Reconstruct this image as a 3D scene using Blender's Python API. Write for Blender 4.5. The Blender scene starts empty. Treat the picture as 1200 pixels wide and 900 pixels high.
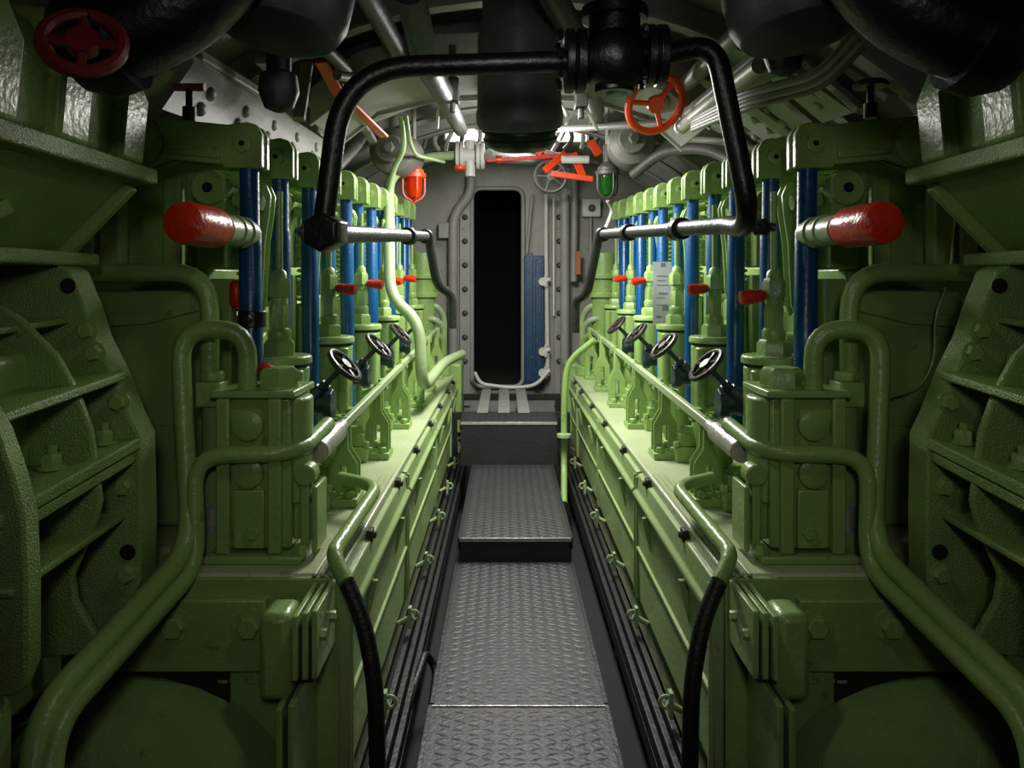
import bpy, bmesh, math, random
from mathutils import Vector, Matrix
random.seed(7)
C = bpy.context.scene.collection
SC = bpy.context.scene
ZC = 1.6                      # eye height above the bilge
F, PX, PY = 900.0, 592.0, 335.0

# ------------------------------------------------------------------ camera
cam = bpy.data.cameras.new('camera'); camo = bpy.data.objects.new('camera', cam); C.objects.link(camo)
cam.sensor_width = 36; cam.lens = 27; cam.clip_start = .02
cam.shift_x = 8/1200; cam.shift_y = -115/1200
camo.location = (0, 0, ZC); camo.rotation_euler = (math.pi/2, 0, 0)
SC.camera = camo

# ------------------------------------------------------------------ world, lights, exposure
w = bpy.data.worlds.new('dark'); SC.world = w; w.use_nodes = True
w.node_tree.nodes['Background'].inputs[0].default_value = (.5, .55, .6, 1)
w.node_tree.nodes['Background'].inputs[1].default_value = .004
def area(name, loc, target, sx, sy, power, col=(1, .98, .93), spread=180):
    l = bpy.data.lights.new(name, 'AREA'); l.shape = 'RECTANGLE'; l.size = sx; l.size_y = sy
    l.energy = power; l.color = col; l.spread = math.radians(spread)
    o = bpy.data.objects.new(name, l); C.objects.link(o); o.location = loc
    o.rotation_euler = (Vector(target)-Vector(loc)).to_track_quat('-Z', 'Y').to_euler()
    return o
def spot(name, loc, target, power, ang, blend, size=.1, col=(1, .98, .93)):
    l = bpy.data.lights.new(name, 'SPOT'); l.energy = power; l.color = col
    l.spot_size = math.radians(ang); l.spot_blend = blend; l.shadow_soft_size = size
    o = bpy.data.objects.new(name, l); C.objects.link(o); o.location = loc
    o.rotation_euler = (Vector(target)-Vector(loc)).to_track_quat('-Z', 'Y').to_euler()
    return o
def point(name, loc, power, size=.08, col=(1, .98, .93)):
    l = bpy.data.lights.new(name, 'POINT'); l.energy = power; l.color = col; l.shadow_soft_size = size
    o = bpy.data.objects.new(name, l); C.objects.link(o); o.location = loc; return o
point('aisle_lamp_light', (.06, 4.9, ZC+.84), 34, .07)
area('mid_lamp_light', (.07, 4.2, ZC+.90), (.07, 4.35, 0), .3, .9, 76)
area('ceiling_lamp_light', (.07, 3.45, ZC+.92), (.07, 4.3, 0), .3, .6, 15)
area('aft_lamp_light', (.07, 6.26, ZC+1.16), (.07, 6.3, 0), .8, .3, 14)
spot('camera_fill_light', (.06, -.4, ZC+.42), (.07, 4.0, ZC-.62), 25, 80, 1.0, .12)  # added fill spot behind the camera; its soft cone dims the picture's edges
area('near_fill_light', (.07, 1.42, ZC+.64), (.07, 1.6, 0), .12, .12, 2.2)  # added fill above the frame, brightening the aisle edges of the near castings
SC.view_settings.view_transform = 'Standard'; SC.view_settings.look = 'None'
SC.view_settings.gamma = 1; SC.view_settings.exposure = 0.0
SC.view_settings.use_curve_mapping = False

# ------------------------------------------------------------------ materials
def srgb(r, g, b):
    f = lambda c: (c/255/12.92) if c/255 <= .04045 else ((c/255+.055)/1.055)**2.4
    return (f(r), f(g), f(b), 1)
def mat(name, col, rough=.4, metal=0, bump=.1, bscale=40, var=.15, vscale=5, emit=0, trans=0, dirt=0, dirtcol=(30, 30, 22)):
    m = bpy.data.materials.new(name); m.use_nodes = True
    N = m.node_tree.nodes; L = m.node_tree.links; B = N['Principled BSDF']
    B.inputs['Roughness'].default_value = rough; B.inputs['Metallic'].default_value = metal
    tc = N.new('ShaderNodeTexCoord')
    nz = N.new('ShaderNodeTexNoise'); nz.inputs['Scale'].default_value = vscale; nz.inputs['Detail'].default_value = 4
    L.new(tc.outputs['Object'], nz.inputs['Vector'])
    c = srgb(*col)
    cr = N.new('ShaderNodeValToRGB')
    cr.color_ramp.elements[0].position = .3; cr.color_ramp.elements[1].position = .7
    cr.color_ramp.elements[0].color = tuple(x*(1-var) for x in c[:3])+(1,)
    cr.color_ramp.elements[1].color = tuple(min(1, x*(1+var)) for x in c[:3])+(1,)
    L.new(nz.outputs['Fac'], cr.inputs['Fac'])
    out = cr.outputs['Color']
    if dirt:
        dz = N.new('ShaderNodeTexNoise'); dz.inputs['Scale'].default_value = 23; dz.inputs['Detail'].default_value = 6
        L.new(tc.outputs['Object'], dz.inputs['Vector'])
        dr = N.new('ShaderNodeValToRGB'); dr.color_ramp.elements[0].position = .66; dr.color_ramp.elements[1].position = .72
        dr.color_ramp.elements[0].color = (0, 0, 0, 1); dr.color_ramp.elements[1].color = (dirt, dirt, dirt, 1)
        L.new(dz.outputs['Fac'], dr.inputs['Fac'])
        mx = N.new('ShaderNodeMixRGB'); mx.inputs[2].default_value = srgb(*dirtcol)
        L.new(dr.outputs['Color'], mx.inputs[0]); L.new(out, mx.inputs[1]); out = mx.outputs[0]
    L.new(out, B.inputs['Base Color'])
    if bump:
        bz = N.new('ShaderNodeTexNoise'); bz.inputs['Scale'].default_value = bscale; bz.inputs['Detail'].default_value = 3
        L.new(tc.outputs['Object'], bz.inputs['Vector'])
        bp = N.new('ShaderNodeBump'); bp.inputs['Strength'].default_value = bump; bp.inputs['Distance'].default_value = .01
        L.new(bz.outputs['Fac'], bp.inputs['Height']); L.new(bp.outputs['Normal'], B.inputs['Normal'])
    if emit:
        B.inputs['Emission Color'].default_value = c; B.inputs['Emission Strength'].default_value = emit
    if trans:
        B.inputs['Transmission Weight'].default_value = trans
    return m
GREEN = mat('green_gloss_paint', (132, 162, 92), .34, 0, .25, 55, .10, 4, dirt=.35)
GREENR = mat('green_rough_cast_paint', (126, 158, 86), .3, 0, .6, 240, .12, 9, dirt=.3)
PALE = mat('pale_green_pipe_paint', (148, 168, 122), .38, 0, .15, 60, .08)
BLUE = mat('blue_gloss_paint', (4, 72, 122), .3, 0, .12, 60, .15, 8)
TEAL = mat('dark_teal_paint', (7, 38, 50), .42, 0, .25, 60, .2)
GREY = mat('grey_paint', (138, 138, 132), .5, 0, .2, 30, .12, 4, dirt=.4)
DGREY = mat('dark_grey_paint', (62, 62, 58), .5, 0, .35, 40, .2)
WHITE = mat('off_white_paint', (196, 196, 188), .45, 0, .15, 40, .08)
BLACK = mat('black_paint', (12, 12, 12), .38, 0, .2, 60, .3)
RUBBER = mat('black_rubber', (14, 14, 15), .5, 0, .3, 90, .3)
DECK = mat('pale_deck_paint', (166, 178, 138), .3, 0, .3, 45, .08, 5, dirt=.4)
COVER = mat('cover_paint', (138, 160, 104), .4, 0, .2, 45, .1, 4, dirt=.3)
RED = mat('red_paint', (196, 40, 14), .32, 0, .3, 50, .15, 12)
DRED = mat('dark_red_paint', (96, 14, 10), .5, 0, .2)
ORANGE = mat('orange_red_paint', (232, 70, 16), .4, 0, .15, 40, .1)
STEEL = mat('tread_plate_steel', (36, 36, 35), .5, .05, .25, 60, .18, 7, dirt=.5)
EDGE = mat('worn_bright_steel', (185, 183, 175), .35, .5, .25, 90, .15, 20)
IRON = mat('dark_oily_iron', (40, 40, 38), .45, .3, .35, 40, .3, 8)
WHEEL = mat('dull_handwheel_metal', (44, 40, 38), .42, .3, .25, 60, .25)
HOLE = mat('hole_shade', (8, 9, 7), .8, 0, 0)  # dark discs laid on the surface as the shade inside holes
GASKET_SHADE = mat('dark_gasket_and_shade', (24, 28, 18), .6, 0, .2)  # real gaskets, and the painted shade of the pocket and flange gaps
MIDG = mat('mid_grey_paint', (98, 98, 92), .5, 0, .25, 40, .15)
BILGE = mat('oily_bilge', (12, 12, 11), .85, 0, .3, 20, .3)
NAVY = mat('worn_navy_paint', (10, 54, 86), .42, 0, .2, 40, .25, 6, dirt=.5, dirtcol=(120, 120, 90))
PAPER = mat('laminated_paper', (186, 188, 190), .35, 0, .05, 20, .05)
INK = mat('faded_ink', (120, 122, 128), .5, 0, 0)
RGLASS = mat('red_lamp_glass', (230, 50, 10), .12, 0, .0, trans=.35)
OLIVE = mat('dark_olive_paint', (38, 52, 28), .35, 0, .2, 40, .15)
NIGHT = mat('unlit_black', (5, 5, 5), .9, 0, 0)  # black put into the colour for the unlit compartment past the door
UNLIT_TANK = mat('unlit_tank_dark', (36, 36, 34), .55, 0, .2, 30, .2)  # overhead bottles and pots hang unlit; that darkness is in this colour
GGLASS = mat('green_lamp_glass', (20, 70, 16), .1, 0, .0, trans=.3)
TUBE = mat('lit_white_tube', (255, 250, 240), .5, 0, 0, emit=1.6)
COPPER = mat('brown_bracket_paint', (150, 84, 44), .5, 0, .2)

# ------------------------------------------------------------------ mesh builder
ORI = {}
class MB:
    def __init__(s): s.v = []; s.f = []
    def add(s, vs, fs):
        b = len(s.v); s.v += [Vector(p) for p in vs]; s.f += [tuple(i+b for i in q) for q in fs]; return s
    def box(s, a, b):
        x0, y0, z0 = a; x1, y1, z1 = b
        return s.add([(x0,y0,z0),(x1,y0,z0),(x1,y1,z0),(x0,y1,z0),(x0,y0,z1),(x1,y0,z1),(x1,y1,z1),(x0,y1,z1)],
                     [(0,3,2,1),(4,5,6,7),(0,1,5,4),(1,2,6,5),(2,3,7,6),(3,0,4,7)])
    def prism(s, poly, vec):
        n = len(poly); vec = Vector(vec); p = [Vector(q) for q in poly]
        return s.add(p+[q+vec for q in p], [tuple(range(n))[::-1], tuple(range(n, 2*n))]+[(i, (i+1) % n, n+(i+1) % n, n+i) for i in range(n)])
    def bar(s, a, b, wdt, h, up=(0, 0, 1)):
        a, b = Vector(a), Vector(b); t = (b-a).normalized(); r = t.cross(Vector(up)).normalized(); u = r.cross(t)
        return s.prism([a-r*wdt/2-u*h/2, a+r*wdt/2-u*h/2, a+r*wdt/2+u*h/2, a-r*wdt/2+u*h/2], b-a)
    def lathe(s, o, ax, prof, seg=16, ph=0):
        o = Vector(o); ax = Vector(ax).normalized()
        e = Vector((0, 0, 1)) if abs(ax.z) < .9 else Vector((1, 0, 0))
        a = ax.cross(e).normalized(); b = ax.cross(a)
        vs = []; fs = []
        for r, h in prof:
            for k in range(seg):
                t = 2*math.pi*(k+ph)/seg
                vs.append(o+ax*h+(a*math.cos(t)+b*math.sin(t))*r)
        n = len(prof)
        for i in range(n-1):
            for k in range(seg):
                fs.append((i*seg+k, i*seg+(k+1) % seg, (i+1)*seg+(k+1) % seg, (i+1)*seg+k))
        fs.append(tuple(range(seg))[::-1]); fs.append(tuple(range((n-1)*seg, n*seg)))
        return s.add(vs, fs)
    def cyl(s, a, b, r, seg=14, r2=None):
        a, b = Vector(a), Vector(b)
        return s.lathe(a, b-a, [(r, 0), (r if r2 is None else r2, (b-a).length)], seg)
    def hexn(s, p, ax, r, h, ph=0): return s.lathe(p, ax, [(r, 0), (r, h*.75), (r*.82, h)], 6, ph)
    def torus(s, c, ax, R, r, seg=28, k=8, a0=0, a1=2*math.pi):
        c = Vector(c); ax = Vector(ax).normalized()
        e = Vector((0, 0, 1)) if abs(ax.z) < .9 else Vector((1, 0, 0))
        a = ax.cross(e).normalized(); b = ax.cross(a)
        return s.tube([c+(a*math.cos(a0+(a1-a0)*i/seg)+b*math.sin(a0+(a1-a0)*i/seg))*R for i in range(seg+1)], r, k)
    def tube(s, pts, r, seg=12):
        pts = [Vector(p) for p in pts]; n = len(pts)
        rs = r if isinstance(r, (list, tuple)) else [r]*n
        T = []
        for i in range(n):
            t = (pts[min(i+1, n-1)]-pts[max(i-1, 0)]).normalized(); T.append(t)
        e = Vector((0, 0, 1)) if abs(T[0].z) < .9 else Vector((1, 0, 0))
        u = T[0].cross(e).normalized(); vs = []
        for i in range(n):
            u = (u-T[i]*u.dot(T[i])).normalized(); q = T[i].cross(u)
            for k in range(seg):
                t = 2*math.pi*k/seg; vs.append(pts[i]+(u*math.cos(t)+q*math.sin(t))*rs[i])
        fs = [(i*seg+k, i*seg+(k+1) % seg, (i+1)*seg+(k+1) % seg, (i+1)*seg+k) for i in range(n-1) for k in range(seg)]
        fs += [tuple(range(seg))[::-1], tuple(range((n-1)*seg, n*seg))]
        return s.add(vs, fs)
    def pipe(s, pts, r, rad=.08, seg=12): return s.tube(fillet(pts, rad), r, seg)
    def build(s, name, m, parent=None, bevel=0, smooth=40):
        c = sum(s.v, Vector())/len(s.v)
        me = bpy.data.meshes.new(name); me.from_pydata([tuple(v-c) for v in s.v], [], s.f)
        bm = bmesh.new(); bm.from_mesh(me); bmesh.ops.recalc_face_normals(bm, faces=bm.faces); bm.to_mesh(me); bm.free()
        me.polygons.foreach_set('use_smooth', [True]*len(me.polygons)); me.set_sharp_from_angle(angle=math.radians(smooth))
        me.materials.append(m)
        o = bpy.data.objects.new(name, me); C.objects.link(o)
        if parent:
            o.parent = parent; o.location = c-ORI[parent.name]
        else: o.location = c
        ORI[o.name] = c
        if bevel:
            b = o.modifiers.new('bevel', 'BEVEL'); b.width = bevel; b.segments = 2; b.limit_method = 'ANGLE'; b.angle_limit = math.radians(40)
        return o
def fillet(pts, rad, k=6):
    pts = [Vector(p) for p in pts]; out = [pts[0]]
    for i in range(1, len(pts)-1):
        a, b, c = pts[i-1], pts[i], pts[i+1]
        l = min(rad, (a-b).length*.48, (c-b).length*.48)
        p, q = b+(a-b).normalized()*l, b+(c-b).normalized()*l
        for j in range(k+1):
            t = j/k; out.append(p*(1-t)**2+b*2*t*(1-t)+q*t*t)
    out.append(pts[-1]); return out
def tag(o, label=None, cat=None, group=None, kind=None):
    if label: o['label'] = label
    if cat: o['category'] = cat
    if group: o['group'] = group
    if kind: o['kind'] = kind
    return o
def empty(name, loc, label, cat, group=None):
    o = bpy.data.objects.new(name, None); C.objects.link(o); o.location = loc; o.empty_display_size = .1
    ORI[o.name] = Vector(loc); return tag(o, label, cat, group)
def dup(o, loc, parent, name=None):
    c = o.copy(); C.objects.link(c)
    if parent: c.parent = parent; c.location = Vector(loc)-ORI[parent.name]
    else: c.location = loc
    ORI[c.name] = Vector(loc); return c
def at(x, y, d): return Vector(((x-PX)*d/F, d, ZC+(PY-y)*d/F))       # a point read off the photograph at depth d
XC = .07                                                             # centre plane between the engines
def Lp(x, y, d): return (XC-(x-PX)*d/F, d, (PY-y)*d/F)               # the same as (outboard, depth, height) of the left engine
def W(s, p): return Vector((XC+s*p[0], p[1], ZC+p[2]))
YL = -.75                                                            # crankcase deck below the eye
def lift(Y, d): return YL+(Y-YL)*(1+.042*(d-2.35))                   # engines run slightly uphill
SIDE = {-1: 'left', 1: 'right'}

# ================================================================== SETTING
HR, HC = 2.35, -.95                                                  # pressure hull radius and axis height
def hull_pt(a, d, r=HR): return Vector((XC+r*math.sin(a), d, ZC+HC+r*math.cos(a)))
m = MB(); n = 40; D0, D1 = -1.2, 7.6
A = [math.radians(-120+240*i/n) for i in range(n+1)]
for r, fl in ((HR, 0), (HR+.04, 1)):
    b = len(m.v)
    m.v += [hull_pt(a, D0, r) for a in A]+[hull_pt(a, D1, r) for a in A]
    m.f += [(b+i, b+i+1, b+n+2+i, b+n+1+i) for i in range(n)]
tag(m.build('ceiling', GREY), kind='structure')
m = MB(); m.box((-2.1, -1.2, -.12), (2.3, 7.6, -.02)); tag(m.build('floor', BILGE), kind='structure')
# aft bulkhead with its door opening
WD = 7.4
def wx(px): return (px-PX)*WD/F
def wz(py): return ZC+(PY-py)*WD/F
dx0, dx1, dz0, dz1 = wx(553), wx(613), wz(453), wz(221)
m = MB()
r = .09; hole = []
for cx, cz, a0 in ((dx1-r, dz1-r, 0), (dx0+r, dz1-r, 90), (dx0+r, dz0+r, 180), (dx1-r, dz0+r, 270)):
    for k in range(6):
        t = math.radians(a0+90*k/5); hole.append((cx+r*math.cos(t), cz+r*math.sin(t)))
hh2 = []
for i in range(len(hole)):
    a, b = hole[i], hole[(i+1) % len(hole)]; k = 10 if math.dist(a, b) > .15 else 1
    hh2 += [(a[0]+(b[0]-a[0])*q/k, a[1]+(b[1]-a[1])*q/k) for q in range(k)]
hole = hh2
cxh, czh = (dx0+dx1)/2, (dz0+dz1)/2
outer = []
for x, z in hole:
    a = math.atan2(z-czh, x-cxh); outer.append((cxh+3.2*math.cos(a), czh+3.2*math.sin(a)))
nh = len(hole); v = []
for yy in (WD, WD+.06):
    v += [(x, yy, z) for x, z in hole]+[(x, yy, z) for x, z in outer]
f = []
for i in range(nh):
    j = (i+1) % nh
    f += [(i, j, nh+j, nh+i), (2*nh+i, 3*nh+i, 3*nh+j, 2*nh+j), (i, 2*nh+i, 2*nh+j, j), (nh+i, nh+j, 3*nh+j, 3*nh+i)]
m.add(v, f); tag(m.build('wall_aft', GREY), kind='structure')
m = MB(); lip = [(x, WD-.02, z) for x, z in hole]; m.tube(lip+[lip[0]], .022, 8); tag(m.build('trim_1', GREY, smooth=60), kind='structure')
# compartment beyond the door, its darkness painted into the walls
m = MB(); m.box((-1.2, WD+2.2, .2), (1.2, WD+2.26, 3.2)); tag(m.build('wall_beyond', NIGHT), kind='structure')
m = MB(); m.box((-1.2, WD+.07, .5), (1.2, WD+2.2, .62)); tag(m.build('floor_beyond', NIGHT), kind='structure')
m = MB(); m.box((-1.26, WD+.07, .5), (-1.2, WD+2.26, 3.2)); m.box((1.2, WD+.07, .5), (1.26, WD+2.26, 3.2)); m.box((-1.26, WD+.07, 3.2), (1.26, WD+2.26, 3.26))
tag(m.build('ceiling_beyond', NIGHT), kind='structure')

# hull frames: one arc each
for i, d in enumerate([1.9+.52*k for k in range(11)]):
    m = MB(); aa = [math.radians(-72+144*k/30) for k in range(31)]
    for r0, r1, dd0, dd1 in ((HR-.11, HR-.005, d-.008, d+.008), (HR-.125, HR-.11, d-.04, d+.04)):
        vs = []; fs = []
        for a in aa: vs += [hull_pt(a, dd0, r0), hull_pt(a, dd1, r0), hull_pt(a, dd1, r1), hull_pt(a, dd0, r1)]
        for k in range(30):
            b = 4*k
            for q in range(4): fs.append((b+q, b+(q+1) % 4, b+4+(q+1) % 4, b+4+q))
        fs += [(0, 1, 2, 3), (120, 123, 122, 121)]
        m.add(vs, fs)
    tag(m.build('trim_%d' % (i+2), GREY), kind='structure')

# ================================================================== WALKWAY
def tread(o, x0, x1, y0, y1, z, pitch=.046):
    m = MB(); j = 0; y = y0+.02
    while y < y1-.015:
        nx = int((x1-x0-.03)/pitch); off = (x1-x0-nx*pitch)/2+pitch/2
        for i in range(nx):
            cx = x0+off+i*pitch; sg = 1 if (i+j) % 2 else -1; a = math.radians(24)*sg
            ux, uy = math.cos(a), math.sin(a); l, wd = pitch*.52, pitch*.17
            p = [Vector((cx+ux*l, y+uy*l, z)), Vector((cx-uy*wd, y+ux*wd, z)), Vector((cx-ux*l, y-uy*l, z)), Vector((cx+uy*wd, y-ux*wd, z))]
            c1 = Vector((cx+ux*l*.5, y+uy*l*.5, z+.0015)); c2 = Vector((cx-ux*l*.5, y-uy*l*.5, z+.0015))
            m.add(p+[c1, c2], [(0, 1, 4), (1, 2, 5), (1, 5, 4), (2, 3, 5), (3, 0, 4), (3, 4, 5)])
        y += pitch*.52; j += 1
    t = m.build('tread_pattern', STEEL, o, smooth=20); t['kind'] = 'stuff'
def plate(name, label, x0, x1, y0, y1, z, th=.012, drop=0, bright=True):
    e = empty(name, ((x0+x1)/2, y0, z-th-drop), label, 'walkway')
    m = MB(); m.box((x0, y0, z-th), (x1, y1, z)); m.build('deck_plate', STEEL, e, .002)
    tread(e, x0, x1, y0, y1, z)
    if drop:
        m = MB(); m.box((x0, y0, z-drop), (x1, y0+.012, z-th-.0005)); m.build('riser', STEEL, e)
        m = MB(); m.box((x0, y0-.004, z-.014), (x1, y0+.004, z+.004)); m.build('nosing', EDGE, e, .001)
    elif bright:
        m = MB(); m.box((x0, y1-.004, z), (x1, y1+.002, z+.004)); m.build('edge_strip', EDGE, e)
    for xx in (x0, x1):
        m = MB(); m.box((xx-.006, y0, z-.05), (xx+.006, y1, z+.006)); m.build('side_angle', IRON, e)
    return e
z1 = ZC-1.35
plate('walkway_plate', 'near tread plate of the walkway at the bottom of the picture', -.24, .325, .9, 2.465, z1)
plate('walkway_plate', 'long tread plate in front of the lower step', -.236, .325, 2.475, 3.76, z1, bright=False)
plate('step_platform', 'lower wide step platform of tread plate with bright nosing', -.225, .325, 3.76, 5.32, ZC-1.238, drop=.118)
plate('step_platform', 'upper step of tread plate in front of the door planks', -.31, .36, 5.33, 5.75, ZC-.949, drop=.30)
gx = [(-.213, -.13), (-.055, .035), (.097, .187)]
for i, (a, b) in enumerate(gx):
    m = MB(); m.box((a, 5.78, ZC-.975), (b, 7.1, ZC-.953))
    tag(m.build('floor_strip', GREY, bevel=.002), ['left grey floor strip before the door', 'middle grey floor strip before the door', 'right grey floor strip before the door'][i], 'plank')
for i, y in enumerate((5.9, 6.9)):
    m = MB(); m.box((-.42, y, ZC-1.03), (.5, y+.05, ZC-.975)); m.box((-.42, y, -.02), (-.37, y+.05, ZC-1.03)); m.box((.45, y, -.02), (.5, y+.05, ZC-1.03))
    tag(m.build('floor_beam', IRON), ['dark cross beam under the near ends of the floor strips', 'dark cross beam under the far ends of the floor strips'][i], 'beam')
# cross bearers carrying the walkway
for i, (y, zt) in enumerate(((1.0, z1-.012), (2.2, z1-.012), (3.5, z1-.012), (4.4, ZC-1.25), (5.2, ZC-1.25), (5.6, ZC-.961))):
    m = MB(); m.box((-.22, y, zt-.06), (.31, y+.05, zt)); m.box((-.2, y, -.02), (-.16, y+.05, zt-.06)); m.box((.25, y, -.02), (.29, y+.05, zt-.06))
    tag(m.build('walkway_bearer', IRON), 'dark steel bearer under the walkway, %s from the near end' % ['first', 'second', 'third', 'fourth', 'fifth', 'sixth'][i], 'beam', 'bearers under the walkway')

# ================================================================== ENGINES
def add_engine(s):
    sd = SIDE[s]
    e = empty('diesel_engine', W(s, (1.0, 4.3, -1.58)), 'green multi cylinder diesel engine along the %s of the walkway' % sd, 'engine')
    w = lambda u, d, Y: W(s, (u, d, Y))
    def bx(m, u0, u1, d0, d1, Y0, Y1):
        a, b = w(u0, d0, Y0), w(u1, d1, Y1)
        m.box((min(a.x, b.x), d0, a.z), (max(a.x, b.x), d1, b.z)); return m
    # crankcase
    m = MB()
    prof = [(.52, -1.5), (.52, -.80), (.505, -.79), (.50, YL), (1.62, YL), (1.62, -1.5)]
    m.prism([w(u, 2.0, Y) for u, Y in prof], (0, 4.85, 0)); m.build('crankcase', DECK, e, .008)
    for k in range(3):                                           # raised strips along the deck edge
        m = MB(); bx(m, .515+.021*k, .527+.021*k, 1.98, 3.05, YL, YL+.008); m.build('deck_strip', DECK, e, .003)
    # side covers
    for (a, b) in ((2.06, 3.235), (3.265, 4.56), (4.59, 5.88), (5.91, 6.75)):
        m = MB()
        cp = [(.520, -1.32), (.492, -1.315), (.487, -1.02), (.480, -.90), (.468, -.885), (.466, -.865), (.482, -.85), (.488, -.79), (.52, -.785)]
        m.prism([w(u, a, Y) for u, Y in cp], (0, b-a, 0)); cv = m.build('crankcase_cover', COVER, e, .005)
        m = MB(); m.prism([w(u, a+.012, Y) for u, Y in ((.487, -1.105), (.479, -1.10), (.479, -1.09), (.487, -1.085))], (0, b-a-.024, 0)); m.build('bead', COVER, cv)
        for dd in (a+.006, b-.02):
            m = MB(); bx(m, .478, .492, dd, dd+.014, -1.31, -.80); m.build('edge_rib', COVER, cv, .003)
        for q in (.22, .75):
            dd = a+(b-a)*q
            m = MB(); m.prism([w(.486, dd, -1.02), w(.455, dd, -.89), w(.486, dd, -.89)], (0, .018, 0)); m.build('gusset', GREEN, cv, .003)
            m = MB(); bx(m, .484, .508, dd+.07, dd+.115, -.80, -.762); m.hexn(w(.487, dd+.09, -.78), (-s, 0, 0), .012, .014); m.build('latch', IRON, cv, .003)
            m = MB(); m.cyl(w(.485, dd+.05, -1.315), w(.43, dd+.05, -1.285), .011, 8)
            m.torus(w(.425, dd+.05, -1.283), (0, 1, 0), .018, .006, 14, 6); m.bar(w(.44, dd+.05, -1.33), w(.44, dd+.05, -1.25), .03, .012, (1, 0, 0))
            m.build('wing_nut', PALE, cv)
    # near end of the crankcase: bolted end plate, painted pocket shade, rounded housing, stepped flanges
    m = MB(); bx(m, .68, 1.5, 1.955, 1.998, -.985, -.80); pl = m.build('end_plate', GREEN, e, .006)
    for px in (205, 293):
        p = w(*Lp(px, 733, 1.955)); m = MB(); m.lathe(p, (0, -1, 0), [(.043, 0), (.043, .004)], 20); m.hexn(p+Vector((0, -.004, 0)), (0, -1, 0), .03, .022); m.build('hex_bolt', GREEN, pl)
    m = MB(); bx(m, .585, .665, 1.84, 1.955, -1.0, -.79); m.build('corner_block', GREEN, e, .02)
    m = MB(); bx(m, .502, 1.5, 1.986, 1.999, -1.5, -.756); m.build('end_face', GREEN, e, .004)
    m = MB(); bx(m, .78, 1.5, 1.975, 1.986, -1.2, -.985); m.build('pocket_shade', GASKET_SHADE, e)  # flat dark sheet painted in place of the recess's shade
    for u, d0, d1, Y0, Y1 in ((.557, 1.775, 1.984, -.915, -.765), (.535, 1.78, 1.984, -.915, -.76), (.514, 1.785, 1.984, -.915, -.757), (.588, 1.755, 1.954, -1.48, -.968), (.562, 1.76, 1.984, -1.48, -.962)):
        m = MB(); bx(m, u-.007, u+.007, d0, d1, Y0, Y1); ef = m.build('end_flange', GREEN, e, .003)
        if u == .514:
            for dd in (1.83, 1.93):
                m = MB(); m.hexn(w(u-.007, dd, -.83), (-s, 0, 0), .014, .012); m.build('hex_bolt', GREEN, ef)
    m = MB(); bx(m, .520, .553, 1.80, 1.98, -.93, -.80); m.build('flange_gap_shade', GASKET_SHADE, e)  # dark block standing for the shade in the gaps between the flanges
    m = MB(); m.lathe(w(1.02, 2.0, -1.46), (0, -1, 0), [(.46, 0), (.44, .12), (.36, .22), (.26, .3), (.24, .42), (.12, .45)], 36); m.build('shaft_housing', GREENR, e, .006)
    for px in (255, 291):
        p = w(*Lp(px, 795, 1.94)); m = MB(); m.lathe(p+Vector((0, .06, -.03)), (0, 0, 1), [(.028, 0), (.028, .008)], 14); m.hexn(p+Vector((0, .06, -.022)), (0, 0, 1), .02, .03); m.build('hex_nut', GREEN, e)
    # cylinder row
    for i in range(6):
        d = 2.42+.71*i
        Yt = lift(.05, d)
        m = MB(); bx(m, .98, 1.55, d-.04, d+.60, YL, lift(-.08, d)); cy = m.build('cylinder_block', GREEN, e, .025)
        m = MB(); bx(m, .955, .98, d+.02, d+.54, lift(-.36, d), lift(-.30, d)); bx(m, 1.02, 1.5, d+.03, d+.53, lift(-.08, d), lift(.06, d)); m.build('cylinder_head', GREEN, cy, .015)
        if i == 0:
            m = MB(); m.prism([w(*Lp(x, y, 2.375)) for x, y in ((110, 340), (238, 340), (242, 362), (242, 500), (110, 500))], (0, .02, 0)); m.build('head_panel', GREEN, cy, .006)
            m = MB(); m.prism([w(*Lp(x, y, 2.36)) for x, y in ((110, 370), (170, 366), (240, 352), (240, 362), (170, 380), (110, 384))], (0, .02, 0)); m.build('panel_rib', GREEN, cy, .004)
        for u in (1.02, 1.30):                                     # rocker pedestals
            m = MB(); bx(m, u, u+.07, d+.03, d+.09, lift(.06, d), lift(.36, d)); bx(m, u+.09, u+.15, d+.04, d+.08, lift(.06, d), lift(.34, d)); m.build('rocker_pedestal', GREEN, cy, .008)
        # bosses and spring between rod and head
        m = MB(); m.cyl(w(.985, d-.06, lift(.30, d)), w(.985, d+.12, lift(.30, d)), .055, 20); bx(m, .94, 1.03, d-.04, d+.10, lift(.05, d), lift(.28, d)); lb = m.build('lever_boss', GREEN, e, .006)
        m = MB(); m.cyl(w(.985, d-.063, lift(.30, d)), w(.985, d-.058, lift(.30, d)), .016, 12); m.build('bore', HOLE, lb)
        m = MB(); m.cyl(w(.93, d, lift(.33, d)), w(.86, d, lift(.31, d)), .022, 10); m.cyl(w(.93, d+.02, lift(.27, d)), w(.84, d+.02, lift(.26, d)), .024, 10); m.build('lever_link', GREEN, lb)
        hel = [w(.905+.026*math.cos(t), d+.06+.026*math.sin(t), lift(-.1+.30*t/(2*math.pi*13), d)) for t in [2*math.pi*13*q/156 for q in range(157)]]
        m = MB(); m.tube(hel, .0055, 5); m.build('valve_spring', GREEN, e)
        m = MB(); m.cyl(w(.905, d+.06, lift(-.5, d)), w(.905, d+.06, lift(-.1, d)), .032, 14); m.cyl(w(.905, d+.06, lift(-.12, d)), w(.905, d+.06, lift(.2, d)), .012, 10); bx(m, .93, 1.0, d-.01, d+.05, lift(-.55, d), lift(.02, d)); m.build('valve_guide', GREEN, e, .006)
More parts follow.
